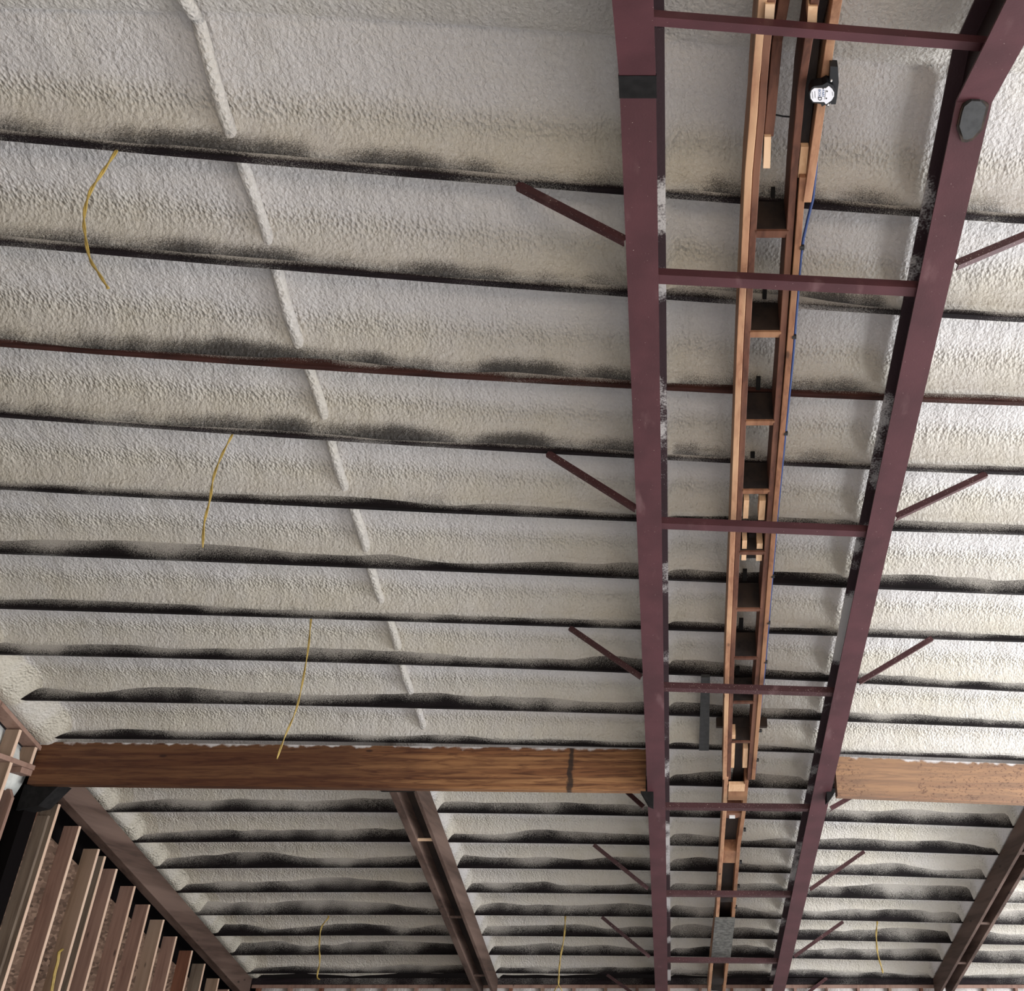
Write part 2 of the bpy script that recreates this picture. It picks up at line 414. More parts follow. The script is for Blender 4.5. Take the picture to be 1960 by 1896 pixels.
# ------------------------------------------------------------------ purlins
PDESC = {2: 'with a bare red-brown bottom edge', 7: 'with a bare tan-brown bottom edge at right'}
for i, L in enumerate(LN):
    X = np.linspace(XL+.06, XR-.02, 90)
    y1 = L(X); y0 = y1-PT; H = .19
    hh = [0, .5, 1.0, 1.6]
    cc = contact(i, X)+.012
    vv = []; fs = []; hv = []
    for k in range(len(X)):
        for (yy, z_, h_) in ((y1[k], 0, .15), (y0[k], 0, 0), (y0[k], cc[k]*.5, .5), (y0[k], cc[k]+.02, 1.0), (y0[k], H, 1.4), (y1[k], H, 1.4)):
            vv.append((X[k], yy, KP + z_ - M_*y0[k] + CZ)); hv.append(h_)
    for k in range(len(X)-1):
        for j in range(6):
            j2 = (j+1) % 6; fs.append((k*6+j, k*6+j2, (k+1)*6+j2, (k+1)*6+j))
    fs.append(tuple(range(5,-1,-1))); fs.append(tuple((len(X)-1)*6+j for j in range(6)))
    mb = MB(); mb.add(vv, fs)
    mat = pur_red if i in (2,) else (pur_mist if i in (0,1,3) else pur_dark)
    o = mb.build('roof_purlin', [mat])
    at = o.data.attributes.new('h', 'FLOAT', 'POINT'); at.data.foreach_set('value', hv)
    below = 'above the glued timber beams' if i < 10 else 'beyond the glued timber beams'
    tag(o, f'dark foam-misted purlin, {ORD[i]} down from the ridge, {PDESC.get(i, below)}', 'roof purlin', 'purlins along the foamed roof slope')

# ------------------------------------------------------------------ foam-covered conduit running down the slope
pts = []; rr = []
for k in range(150):
    y = 2.2 + k*(9.15-2.2)/149
    X = -2.43 - .012*(y-3) + .012*math.sin(y*5.1)
    yr = float(RIDGE(X))
    z = (5.16+.155-M_*y) if y > yr else (5.16+.155-M_*yr) - M_*(yr-y)
    pts.append((X, y, z+CZ)); rr.append(.036 + .007*float(fbm(np.array(y*4.), np.array(1.), 3, 4)))
mb = MB(); mb.tube(pts, rr, 14)
o = mb.build('foam_coated_conduit', foam, smooth=True)
o.data.attributes.new('fil', 'FLOAT', 'POINT'); 
at = o.data.attributes.new('rip', 'FLOAT', 'POINT'); at.data.foreach_set('value', [.4]*len(o.data.vertices))
at = o.data.attributes['fil']; at.data.foreach_set('value', [.45]*len(o.data.vertices))
tag(o, 'cream foam-covered conduit running down the roof slope through the purlins', 'conduit')

# ------------------------------------------------------------------ steel rafters
KB = 4.75
RY = 2.90
def slope_path(X, K, ys, ry=RY):
    out = []
    for y in ys:
        z = K - M_*y if y >= ry else K - M_*ry - M_*(ry-y)
        out.append((X, y, z+CZ))
    return out
def steel_beam(x0, x1, label, shift=.039, ry=RY, top=(-.02,.02)):
    t = empty('steel_rafter', (x0, 15.2, zs(KB, 15.2)))
    ys = [-1.0, ry, 15.25]
    h = KP-.012-KB
    w_ = x1-x0
    mb = MB(); mb.loft([(0,0),(w_,0),(w_,.013),(0,.013)], slope_path(x0, KB, ys, ry)); mb.build('bottom_flange', steel, t)
    xc = w_/2
    mb = MB(); mb.loft([(xc-.005,.013),(xc+.005,.013),(xc+.005+shift,h-.012),(xc-.005+shift,h-.012)], slope_path(x0, KB, ys, ry)); mb.build('web', steel_web_shade, t)
    mb = MB(); mb.loft([(shift+top[0],h-.012),(w_+shift+top[1],h-.012),(w_+shift+top[1],h),(shift+top[0],h)], slope_path(x0, KB, ys, ry)); mb.build('top_flange', steel_top, t)
    tag(t, label, 'steel beam')
    return t
bl = steel_beam(-.2597, -.0859, 'left maroon steel rafter with a black band across its flange', ry=2.88, top=(-.02,.0))
br = steel_beam(1.361, 1.535, 'right maroon steel rafter carrying a grey eight-sided plate', ry=2.98, top=(.0,.03))
# black coating band on the left one
ya, yb = P(1220,187,KB).y, 2.88
mb = MB(); mb.loft([(-.003,-.004),(.177,-.004),(.177,.016),(-.003,.016)], slope_path(-.2597, KB, [yb-.03, yb, ya], 2.88))
b = mb.build('coating_band', blk_steel, bl); b['label'] = 'black coated band'
# eight-sided plate on the right one
oc = [(870,470),(1050,480),(1170,600),(1140,720),(1065,1040),(890,1240),(780,1275),(700,1265),(615,1000),(680,700),(720,590)]
def prism_on_plane(pix, K, th, name, mat, parent=None, up=True):
    bot = [P(x, y, K) for x, y in pix]; top = [p + Vector((0,0,th)) for p in bot]; n = len(bot)
    mb = MB(); mb.add(bot+top, [tuple(range(n)), tuple(range(2*n-1, n-1, -1))] + [(i, (i+1)%n, n+(i+1)%n, n+i) for i in range(n)])
    return mb.build(name, mat, parent)
pix = [(1780+x/10.89, 150+y/10.89) for x, y in oc]
cx = sum(p[0] for p in pix)/len(pix); cy = sum(p[1] for p in pix)/len(pix)
b = prism_on_plane([(cx+(x-cx)*1.22, cy+(y-cy)*1.14) for x, y in pix], KB-.012, .014, 'scorched_paint', burnt, br)
b['label'] = 'scorched brown paint around the plate'
b = prism_on_plane(pix, KB-.030, .03, 'cover_plate', grey_pl, br); b['label'] = 'grey eight-sided plate'

# rungs between the steel rafters
RG = [((1250,50),(1870,98)), ((1255,543),(1757,568)), ((1262,1012),(1660,1028)), ((1264,1323),(1598,1333)),
      ((1268,1550),(1550,1553)), ((1270,1716),(1518,1717.5)), ((1272,1842),(1490,1844))]
KR = KB+.03
where = ['nearest the ridge', 'second from the ridge', 'third from the ridge', 'fourth, above the dark cross block',
         'fifth, just past the glued beams', 'sixth, above the grey panel', 'seventh, under the grey panel foot']
for k, (l, r) in enumerate(RG):
    if k == 0:
        def near(px, py):
            x, y, z = ray(px, py); A = KR - M_*2.92 - M_*2.92
            t = A/(z - M_*y); return Vector((x*t, y*t, z*t+CZ))
        A_, B_ = near(*l), near(*r)
    else: A_, B_ = P(*l, KR), P(*r, KR)
    d = (B_-A_)
    A_ = A_ + d*((-.172-A_.x)/d.x); B_ = A_ + d*((1.44+.172)/d.x)
    mb = MB()
    hz, wy = .05, .055
    sl = M_ if k else -M_
    prof = [(0,0),(-wy,sl*wy),(-wy,hz+sl*wy),(-wy+.006,hz+sl*wy),(-wy+.006,.007+sl*(wy)),(0,.007)]
    mb.loft(prof, [A_, B_], axes=(Vector((0,1,0)), Vector((0,0,1))))
    o = mb.build('steel_rung', steel if k < 3 else steel_dk)
    tag(o, f'maroon steel rung between the steel rafters, {where[k]}', 'cross bar', 'rungs between the steel rafters')

# flange braces
BR = [((1198,462),(1000,360),'left'), ((1218,974),(1055,872),'left'), ((1228,1296),(1096,1205),'left'), ((1233,1545),(1180,1497),'left'),
      ((1240,1700),(1140,1619),'left'), ((1243,1830),(1155,1757),'left'), ((1246,1925),(1165,1867),'left'),
      ((1828,508),(2000,436),'right'), ((1713,990),(1880,911),'right'), ((1643,1306),(1778,1225),'right'), ((1588,1548),(1655,1510),'right'),
      ((1550,1702),(1650,1632),'right'), ((1520,1830),(1610,1766),'right'), ((1500,1935),(1580,1873),'right')]
for k, (a_, b_, side) in enumerate(BR):
    A_ = P(*a_, KB+.02); B_ = P(*b_, KP-.012)
    B_.y = A_.y + (B_.y-A_.y)*1.0
    t = (B_-A_).normalized(); A_ = A_ + t*.0; B_ = B_ + t*.03
    u = Vector((0,1,0)); u = (u - t*u.dot(t)).normalized(); v = t.cross(u); 
    if v.z < 0: v = -v
    mb = MB(); mb.loft([(-.021,-.021),(.021,-.021),(.021,-.015),(-.015,-.015),(-.015,.021),(-.021,.021)], [A_, B_], axes=(u, v))
    o = mb.build('flange_brace', steel_dk)
    n = k % 7
    tag(o, f'diagonal maroon brace outside the {side} steel rafter, {ORD[n]} down from the ridge', 'brace', 'braces from the steel rafters up to the purlins')

# ------------------------------------------------------------------ central wooden carrier between the steel rafters
KW = 4.91
def board(name, pix, width, K, H, mat, label, cat='board', group=None, extra=(), parent=None):
    """a plank on edge; pix = image points of its left bottom edge, running down the slope"""
    path = [P(x, y, K) for x, y in pix]
    path = list(extra) + path
    mb = MB(); mb.loft([(0,0),(width,0),(width,H),(0,H)], path)
    o = mb.build(name, mat, parent, bevel=.003)
    if label: tag(o, label, cat, group)
    return o
LA = [(1438,160),(1434.6,221),(1425.5,330),(1418,490),(1409.6,671),(1400,945),(1387.5,1274),(1383,1492)]
def nearslope(px, py, K, ry=3.0):
    x, y, z = ray(px, py); A = K - 2*M_*ry; t = A/(z - M_*y); return Vector((x*t, y*t, z*t+CZ))
G = 'planks of the central wooden carrier'
H = KP-.004-KW
ext = lambda x0, x1: [nearslope(x1, -60, KW), nearslope(x0, 100, KW)]
board('carrier_plank', LA, .040, KW, H, w_tan, 'pale tan outer plank on the left side of the central wooden carrier', 'plank', G, ext(1443, 1456))
board('carrier_plank', [(x+7400/(2800-y)*0+ (2800-y)*.0062, y) for x, y in LA], .038, KW+.01, H-.01, w_red, 'red-brown inner plank beside the pale left one on the central carrier', 'plank', G, ext(1458, 1475))
LC = [(1552,130),(1543,206),(1521,321),(1502,490),(1488.7,692),(1466.6,996),(1446.6,1274),(1430,1492)]
board('carrier_plank', [(1526,170),(1522,221),(1513,321)]+LC[3:], .040, KW+.01, H-.01, w_red, 'red-brown inner plank on the right side of the central wooden carrier', 'plank', G, ext(1536,1560))
LD = [(1530,340),(1519,490),(1503.5,692),(1477.6,996),(1456,1274),(1438,1492)]
board('carrier_plank', LD, .037, KW, H, w_org, 'orange-brown outer plank with black cable clips along its side', 'plank', G)
board('carrier_plank', [(1580,85),(1563,206),(1547,321),(1537,388)], .044, KW-.01, H, w_tan, 'short tan plank under the white round electrical box', 'plank', G, [nearslope(1603,-60,KW-.01)])
# inner scabs near the ridge
board('scab_board', [(1478,80),(1466,221),(1462,262)], .05, KW+.05, .19, w_red, 'short dark red scab board inside the left carrier planks near the ridge', 'board', None, [nearslope(1500,-60,KW+.05)])
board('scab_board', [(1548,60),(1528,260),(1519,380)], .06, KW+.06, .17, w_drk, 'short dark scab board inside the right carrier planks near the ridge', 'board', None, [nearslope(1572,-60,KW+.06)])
# small pieces of paler wood
def quadpiece(name, x0, x1, y0, y1, K, th, mat, label, skew=0, parent=None, cat='wood block', group=None):
    o = prism_on_plane([(x0,y0),(x1,y0),(x1+skew,y1),(x0+skew,y1)], K, th, name, mat, parent)
    if label: tag(o, label, cat, group)
    return o
GP = 'pale blocks inside the carrier'
pale_bits = [(1463,1476,262,322,-2,'hanging below the left scab board'), (1533,1548,281,340,-6,'at the foot of the right scab board'),
        (1424,1434,957,992,-2,'left one just above the third rung'), (1454,1466,958,995,-3,'right one just above the third rung'),
        (1421,1430,1034,1072,-2,'left one just below the third rung'), (1449,1460,1040,1073,-2,'right one just below the third rung'),
        (1400,1408,1406,1469,-3,'left one just above the glued beams'), (1423,1432,1432,1469,-2,'right one just above the glued beams')]
for (x0,x1,y0,y1,s_,wh) in pale_bits:
    quadpiece('pale_block', x0, x1, y0, y1, KW+.03, .10, w_pale, f'pale block in the carrier, {wh}', s_, group=GP)
for x0,x1,y0,y1,wh in ((1465,1483,8,45,'left one at the top of the carrier above the first rung'),(1547,1565,12,52,'right one at the top of the carrier above the first rung')):
    c = [nearslope(x0,y0,KW-.012), nearslope(x1,y0,KW-.012), nearslope(x1-2,y1,KW-.012), nearslope(x0-2,y1,KW-.012)]
    mb = MB(); mb.hexa(c + [p+Vector((0,0,.1)) for p in c]); tag(mb.build('pale_block', w_pale), f'pale wood block, {wh}', 'wood block', GP)
# blocking below each purlin
BK = [463, 652, 817, 957, 1076, 1182, 1281, 1372, 1440]
for k, r in enumerate(BK):
    xl = np.interp(r, [p[1] for p in LA], [p[0] for p in LA]) + (2800-r)*.0117
    xr = np.interp(r, [p[1] for p in LC], [p[0] for p in LC])
    A_ = P(xl, r-2, KW+.02); B_ = P(xr+1, r, KW+.02)
    y = (A_.y+B_.y)/2; y = min(y, float(LN[k](A_.x))+.01) if k < 19 else y
    y = float(LN[k](.55)) - .002
    mb = MB(); mb.box(A_.x-.004, B_.x+.004, y-.05, y, zs(KW+.035, y), zs(KP-.002, y))
    t = tag(mb.build('blocking', w_drk, bevel=.002), f'dark wood blocking inside the central carrier, {ORD[k]} down from the ridge', 'wood blocking', 'blocking inside the carrier')
    mb = MB(); mb.box(A_.x-.003, B_.x+.003, y-.05, y+.001, zs(KW+.02, y), zs(KW+.035, y)); 
    b = mb.build('lower_edge', w_red if k in (0,4,5,6,7,8) else w_org, t); b['label'] = 'brown lower edge'  # blocks are near black, with a brown strip along the lower edge
# hanger rods dropping beside the blocking
HR = [(1480,362,398),(1464,556,592),(1452,724,752),(1441,868,895),(1426,1092,1112),(1419,1186,1210),(1412,1278,1296)]
for k, (x, r0, r1) in enumerate(HR):
    A_ = P(x-4, r0, KP+.035); B_ = P(x+4, r0, KP+.035); c = P(x, r1+3, KP+.0)
    mb = MB(); wx = B_.x-A_.x
    mb.loft([(0,0),(wx,0),(wx,.02),(0,.02)], [A_, (A_.x, c.y, c.z)])
    tag(mb.build('steel_strap', blk_steel), f'short black strap on the foam inside the carrier, {ORD[k]} down from the ridge', 'strap', 'straps inside the carrier')
# thin wire across the foam near the ridge
a_, b_ = P(1476,218,KP), P(1520,224,KP)
mb = MB(); mb.tube([a_, (a_+b_)/2+Vector((0,0,-.006)), b_], .005, 6); tag(mb.build('tie_wire', black), 'thin dark wire stretched across the carrier gap near the ridge', 'wire')

# lower, narrower part of the carrier
LE = [(1386,1488),(1383,1552),(1378,1625),(1369.6,1756),(1359,1847),(1354,1905)]
LF = [(1425,1494),(1420,1552),(1410,1620),(1400,1756),(1388.5,1847),(1382,1905)]
board('carrier_plank', LE, .042, KW, .2, w_tan, 'left plank of the narrow carrier below the glued beams', 'plank', G)
board('carrier_plank', LF, .042, KW, .2, w_org, 'right plank of the narrow carrier below the glued beams', 'plank', G)
for (px_, K_, w_, lab_) in (([(1390,1540),(1385,1625),(1376,1756),(1366,1847),(1361,1905)], KW+.13, .155, 'dark board added for the shade inside the narrow carrier gap'),
                       ([(1409,1395),(1404,1480),(1401,1500)], KW+.12, .10, 'dark board added for the shade between the pale blocks above the glued beams'),
                       ([(1433,1022),(1428,1068)], KW+.12, .125, 'dark board added for the shade between the pale blocks below the third rung')):
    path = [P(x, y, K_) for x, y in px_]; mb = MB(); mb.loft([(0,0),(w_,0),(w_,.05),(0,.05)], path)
    tag(mb.build('shade_filler', w_drk), lab_, 'board')  # dark boards added to give the shade inside the carrier gaps
quadpiece('spacer_block', 1395, 1426, 1501, 1514, KW-.005, .03, w_pale, 'pale upper part of the spacer block where the carrier narrows, coloured as lit', -1)  # one block in two pieces, its lit upper part put in as paler wood
quadpiece('spacer_block', 1394, 1424, 1514, 1531, KW-.005, .10, w_org, 'brown lower part of the spacer block where the carrier narrows', -1)
for k, (y0, y1, mt, wh) in enumerate([(1556,1565,w_red,'first below the fifth rung'),(1628,1651,w_org,'above the sixth rung'),(1718,1726,w_drk,'below the sixth rung'),(1872,1884,w_drk,'lowest, near the far wall')]):
    xl = np.interp(y0, [p[1] for p in LE], [p[0] for p in LE])+6; xr = np.interp(y0, [p[1] for p in LF], [p[0] for p in LF])
    quadpiece('spacer_block', xl, xr, y0, y1, KW+.01, .16, mt, f'wood spacer block in the narrow carrier, {wh}', -1)
quadpiece('foam_chip', 1396, 1407, 1562, 1566, KW-.004, .015, whitef, 'small white foam chip stuck in the narrow carrier', 0, cat='foam chip')
o = prism_on_plane([(1368.6,1758),(1407,1758),(1398,1836),(1361,1836)], KW-.022, .02, 'strand_board_panel', flat('grey_board', (0.16,0.155,0.14,1), .8, 0, .6))
tag(o, 'weathered grey strand-board panel under the narrow carrier', 'board')
o = prism_on_plane([(1342,1296),(1359,1296),(1357,1436),(1338,1436)], KP-.03, .028, 'steel_plate', flat('grey_bar', (0.045,0.045,0.045,1), .7, 0, .4))
tag(o, 'dark grey flat bar across three purlins beside the left steel rafter', 'steel bar')
A_ = P(1371,1392,KP-.11); B_ = P(1468,1392,KP-.11)
mb = MB(); mb.box(A_.x, B_.x, A_.y-.05, A_.y+.02, A_.z, A_.z+.085); tag(mb.build('cross_block', w_drk), 'dark cross block passing through the carrier above the glued beams', 'wood block')

# ------------------------------------------------------------------ glued timber beams
def glulam(pl, pr, H_, T, label, xr=None):
    A_, B_ = P(*pl, KP-.004), P(*pr, KP-.004)
    if xr is not None: B_ = A_ + (B_-A_)*((xr-A_.x)/(B_.x-A_.x))
    n = 40; mb = MB(); vv = []; fs = []; tp = []
    rowsz = [0, -H_*.5, -H_*.97]
    for k in range(n+1):
        p = A_.lerp(B_, k/n)
        for (dy, dz, t_) in ((0,0,1),(0,-H_*.12,.88),(0,-H_,0),(T,-H_,0),(T,0,1)):
            vv.append((p.x, p.y+dy, p.z+dz)); tp.append(t_)
    for k in range(n):
        for j in range(5):
            fs.append((k*5+j, k*5+(j+1)%5, (k+1)*5+(j+1)%5, (k+1)*5+j))
    fs.append((4,3,2,1,0)); fs.append(tuple(n*5+j for j in range(5)))
    mb.add(vv, fs); o = mb.build('glued_timber_beam', glu)
    at = o.data.attributes.new('top', 'FLOAT', 'POINT'); at.data.foreach_set('value', tp)
    tag(o, label, 'timber beam', 'glued timber beams across the roof')
    return o
gl = glulam((78,1419), (1237,1433), .405, .13, 'long red-brown glued timber beam left of the steel rafters')
gr = glulam((1597,1447), (1960,1462), .385, .13, 'pale orange glued timber beam right of the steel rafters', xr=7.0)
# beam seats on the steel
for (x, y0, y1, lab, X0, X1) in ((1232,1500,1542,'left',-.38,-.2),(1592,1512,1545,'right',1.49,1.58)):
    c = PYd(x, y0, 9.30); mb = MB()
    z0 = c.z; 
    if lab == 'left': prof = [(X0,z0+.03),(X1,z0+.03),(X1,z0-.22),(X1-.05,z0-.20),(X0+.02,z0-.02)]
    else: prof = [(X1,z0+.01),(X0,z0+.01),(X0,z0-.12),(X0+.02,z0-.11),(X1-.01,z0-.03)]
    n = len(prof); vv = [(a_, 9.26, b_) for a_, b_ in prof]+[(a_, 9.40, b_) for a_, b_ in prof]
    mb.add(vv, [tuple(range(n)), tuple(range(2*n-1,n-1,-1))]+[(i,(i+1)%n,n+(i+1)%n,n+i) for i in range(n)])
    tag(mb.build('beam_seat', blk_steel), f'black steel seat holding the glued beam on the {lab} steel rafter', 'bracket')

# ------------------------------------------------------------------ far rafters below the glued beams
def plank_along(x0, x1, ya, yb, K, H_, mat, name, parent):
    mb = MB(); mb.loft([(x0,0),(x1,0),(x1,H_),(x0,H_)], [(0,ya,zs(K,ya)),(0,yb,zs(K,yb))]); return mb.build(name, mat, parent, bevel=.003)
KF = 4.89
def double_rafter(a0, a1, b0, b1, blocks, label, pal=None, y0_=9.46):
    t = empty('wooden_rafter', ((a0+b1)/2, 15.2, zs(KF,15.2)))
    plank_along(a0, a1, y0_, 15.24, KF, KP-.004-KF, w_raft, 'plank', t)
    plank_along(b0, b1, y0_, 15.24, KF, KP-.004-KF, w_raft, 'plank', t)
    g0, g1 = a1, b0
    mb = MB(); mb.loft([(g0,0),(g1,0),(g1,.05),(g0,.05)], [(0,y0_,zs(KP-.10,y0_)),(0,15.2,zs(KP-.10,15.2))]); mb.build('shade_filler', w_drk, t)  # dark filler added for the shade up between the planks
    for d in blocks:
        mb = MB(); mb.box(g0, g1, d, d+.05, zs(KF+.01, d), zs(KF+.035, d)); 
        mb.build('spacer', w_pale if d == pal else w_raft, t)
    tag(t, label, 'rafter', 'wooden rafters beyond the glued beams')
    return t
dz = lambda px, py: P(px, py, KF).y
double_rafter(-2.865, -2.785, -2.622, -2.582, [dz(806,1610), dz(870,1758), 14.4], 'doubled brown rafter left of the steel, with a pale spacer near its top', dz(806,1610))
double_rafter(3.80, 3.84, 3.966, 4.01, [dz(1940,1636), dz(1886,1770), dz(1840,1846)], 'doubled brown rafter at the far right below the right glued beam', y0_=9.72)
t = empty('wooden_rafter', (-6.25, 15.2, zs(KF,15.2)))
plank_along(-6.306, -6.19, 9.45, 15.24, KF, KP-.006-KF, w_raft, 'plank', t)
tag(t, 'single wide brown rafter along the top of the left stud wall', 'rafter', 'wooden rafters beyond the glued beams')
mb = MB(); c = P(775,1512,KF); mb.box(-2.93,-2.60, 9.34, 9.52, c.z-.015, c.z+.05); tag(mb.build('rafter_seat', blk_steel), 'black plate where the middle rafter meets the left glued beam', 'bracket')

# ------------------------------------------------------------------ left wall
mb = MB(); mb.box(-6.62,-6.56,-6,15.5,0,7.2); o = mb.build('wall_left', dark_void); struct(o)
XW = -6.25
edges = [(7.6,1539.5,'olive'),(63.8,1581.6,'pink'),(116,1625,'tan'),(132.7,1639,'olive'),(163.3,1663,'pink'),(209,1696,'pink'),
         (247.4,1731,'pink'),(283,1760,'tan'),(316,1792,'pink'),(353,1819,'rust'),(383,1844,'olive'),(416,1872,'tan'),(439,1893,'pink')]
lw = ['with a pale front edge, next to the black corner post', 'the widest, knotted', 'left of the close pair', 'right of the close pair']
def stud(yc, ztop, kind, label, xw=XW, depth=.16, th=.040, zb=0.0, group='studs of the left wall'):
    t = empty('wall_stud', (xw, yc, zb))
    mb = MB(); mb.box(xw-depth, xw-.004, yc-th, yc, zb, ztop); mb.build('stud_body', w_st[kind], t)
    mb = MB(); mb.box(xw-.004, xw, yc-th, yc, zb, ztop); b = mb.build('edge_face', w_edge, t); b['label'] = 'pale narrow edge'
    tag(t, label, 'wall stud', group)
ystuds = []
for k, (x, top, kind) in enumerate(edges):
    p = PXd(x, 1893, XW); 
    xt = x + (1293-x)*(1893-top)/4160
    q = PXd(xt, top, XW)
    ystuds.append((p.y, q.z))
    d_ = lw[k] if k < 4 else f'{ORD[k]} one going away from the glued beam'
    kindname = {'olive':'greyish olive','pink':'pinkish brown','tan':'tan','rust':'rusty brown'}[kind]
    stud(p.y, q.z, kind, f'{kindname} left wall stud, {d_}')
# strand board sheathing behind the studs, stepped in sheets
for k in range(0, len(ystuds)-1):
    (ya, za), (yb, zb_) = ystuds[k], ystuds[k+1]
    pass
mb = MB(); 
vv = []; ya = 9.5; yb = 15.2
mb.hexa([(-6.43,ya,0),(-6.41,ya,0),(-6.41,yb,0),(-6.43,yb,0),(-6.43,ya,ystuds[0][1]-.12),(-6.41,ya,ystuds[0][1]-.12),(-6.41,yb,zs(KF-.25,yb)),(-6.43,yb,zs(KF-.25,yb))])
tag(mb.build('wall_sheathing', osb), 'brown strand-board sheathing seen between the left wall studs', 'sheathing board')
# older boards left of the first stud
def left_board(pix, X, th, mat, label):
    """a plank face standing in the plane y = const"""
    pts_ = [PXd(x, y, X) for x, y in pix]; 
    return pts_
def face_plank(x0, x1, y, z0, z1, th, mat, label, name='wall_plank', chamf=0):
    mb = MB()
    if chamf:
        prof = [(x0,z0),(x1,z0),(x1,z1-chamf),(x1-chamf*.6,z1),(x0,z1)]
        n = 5; mb.add([(a_,y,b_) for a_,b_ in prof]+[(a_,y+th,b_) for a_,b_ in prof], [tuple(range(n)), tuple(range(2*n-1,n-1,-1))]+[(i,(i+1)%n,n+(i+1)%n,n+i) for i in range(n)])
    else: mb.box(x0,x1,y,y+th,z0,z1)
    return tag(mb.build(name, mat, bevel=.002), label, 'plank', 'old planks at the left wall corner')
def fp(xl, xr, top, d, mat, label, chamf=0, bot=None, th=.04):
    A_ = PYd(xl, top, d); B_ = PYd(xr, top, d); z0 = 0 if bot is None else PYd(xl, bot, d).z
    return face_plank(A_.x, B_.x, d, z0, A_.z, th, mat, label, chamf=chamf)
fp(52, 73, 1535, 9.62, w_st['rust'], 'rusty plank with a pale stripe, leftmost beside the black corner post', bot=1672)
fp(67, 92, 1560, 9.66, w_st['olive'], 'dark olive plank just left of the first wall stud')
fp(74, 108, 1538, 9.70, w_st['tan'], 'greyish tan plank with an angled top, under the black beam seat', chamf=.06)
# corner post and beam seat under the left end of the glued beam
c = PYd(60, 1500, 9.32)
mb = MB(); mb.box(-6.55,-6.30, 9.28, 9.48, 0, c.z+.05); tag(mb.build('corner_post', dark_void), 'black post in the left wall corner below the glued beam', 'post')
A_ = PYd(48,1505,9.26); B_ = PYd(112,1530,9.26)
mb = MB(); mb.hexa([(A_.x,9.24,B_.z-.1),(A_.x+.2,9.24,B_.z-.06),(A_.x+.2,9.44,B_.z-.06),(A_.x,9.44,B_.z-.1),(A_.x,9.24,A_.z+.02),(B_.x-.02,9.24,A_.z+.02),(B_.x-.02,9.44,A_.z+.02),(A_.x,9.44,A_.z+.02)])
tag(mb.build('beam_seat', blk_steel), 'black angled steel seat under the left end of the long glued beam', 'bracket')

# framed wall above, nearer the camera
XU = -6.22
fr = w_st['pink']
mb = MB(); mb.loft([(XU-.14,0),(XU,0),(XU,.04),(XU-.14,.04)], [(0,5.0,zs(5.07,5.0)),(0,9.2,zs(5.07,9.2))]); o = mb.build('top_plate', fr, bevel=.002)
tag(o, 'sloping brown top plate along the roof foam above the left wall frame', 'wall plate')
pz = PXd(40,1458,XU).z
mb = MB(); mb.box(XU-.14, XU, 6.0, 9.18, pz-.03, pz+.015); tag(mb.build('wall_plate', fr, bevel=.002), 'level brown plate across the upper left wall frame', 'wall plate')
mb = MB(); mb.box(XU-.14, XU-.01, 8.95, 9.12, pz-.085, pz-.032); tag(mb.build('wood_block', fr), 'short tan block under the level plate by the black post', 'wood block')
for k, (x, r, lab) in enumerate([(47,1384,'between two openings of the upper left frame'), (79,1410,'at the end of the upper left frame, touching the glued beam')]):
    p = PXd(x, r, XU)
    stud(p.y, zs(5.065, p.y), 'tan', f'short tan stud {lab}', XU, .13, .04, pz+.016, 'short studs of the upper left frame')
stud(8.3, zs(5.065, 8.3), 'tan', 'short tan stud nearest the camera in the upper left frame', XU, .13, .04, pz+.016, 'short studs of the upper left frame')
p = PXd(22,1468,XU); stud(p.y, pz-.032, 'tan', 'long tan stud below the level plate at the left picture edge', XU, .15, .04)
fp(-12, 28, 1509, 9.05, w_st['pink'], 'brown plank with a chamfered top at the left picture edge', chamf=.08)
# foam fill in the upper frame
mb = MB(); 
g = [(XU-.16, 5.5), (XU-.16, 9.2)]
n = 26; vv = []; fs = []
for i in range(n+1):
    y = 5.5+(9.2-5.5)*i/n
    for j in range(7):
        zt = zs(5.06, y); zb_ = zt-.42+.05*math.sin(y*7)
        z = zb_+(zt-zb_)*j/6
        vv.append((XU-.19+.06*math.sin(j/6*math.pi)*(.6+.4*math.sin(y*8.5)), y, z))
for i in range(n):
    for j in range(6): a_ = i*7+j; fs.append((a_, a_+7, a_+8, a_+1))
mb.add(vv, fs); o = mb.build('wall_foam', flat('white_wall_foam', (0.62,0.62,0.58,1), .8, 0, .15), smooth=True)
sm = o.modifiers.new('solid', 'SOLIDIFY'); sm.thickness = .03
tag(o, 'white foam fill between the studs of the upper left frame', 'foam insulation')

# ------------------------------------------------------------------ far eave wall
YW = 15.32
zt = zs(KP, YW)
mb = MB(); mb.box(-6.6, XR+.2, YW+.12, YW+.2, 0, zt+.5); struct(mb.build('wall_far', dark_void))
mb = MB(); mb.box(-6.2, XR, YW-.02, YW+.11, zt-.10, zt-.055); tag(mb.build('top_plate', w_st['pink']), 'brown top plate of the far eave wall', 'wall plate')
mb = MB(); mb.box(-6.2, XR, YW-.05, YW+.11, zt-.05, zt+.03); tag(mb.build('eave_strip', pur_mist), 'dark foam-misted strip above the far wall top plate', 'trim')
xs_ = [PYd(x, 1885, YW).x for x in (555, 617, 680, 738, 798, 857)]
sp_ = (xs_[-1]-xs_[0])/5
x = xs_[0]-sp_*1; k = 0; fx = []
while x < XR-.1:
    mb = MB(); mb.box(x-.02, x+.02, YW-.015, YW+.115, 0, zt-.10)
    kd = random.choice(['pink','rust','tan'])
    tag(mb.build('far_wall_stud', w_st[kd]), f'brown stud of the far eave wall, {ORD[k]} from the left', 'wall stud', 'studs of the far eave wall')
    fx.append(x); x += sp_; k += 1
GF = 'foam fills between the far wall studs'
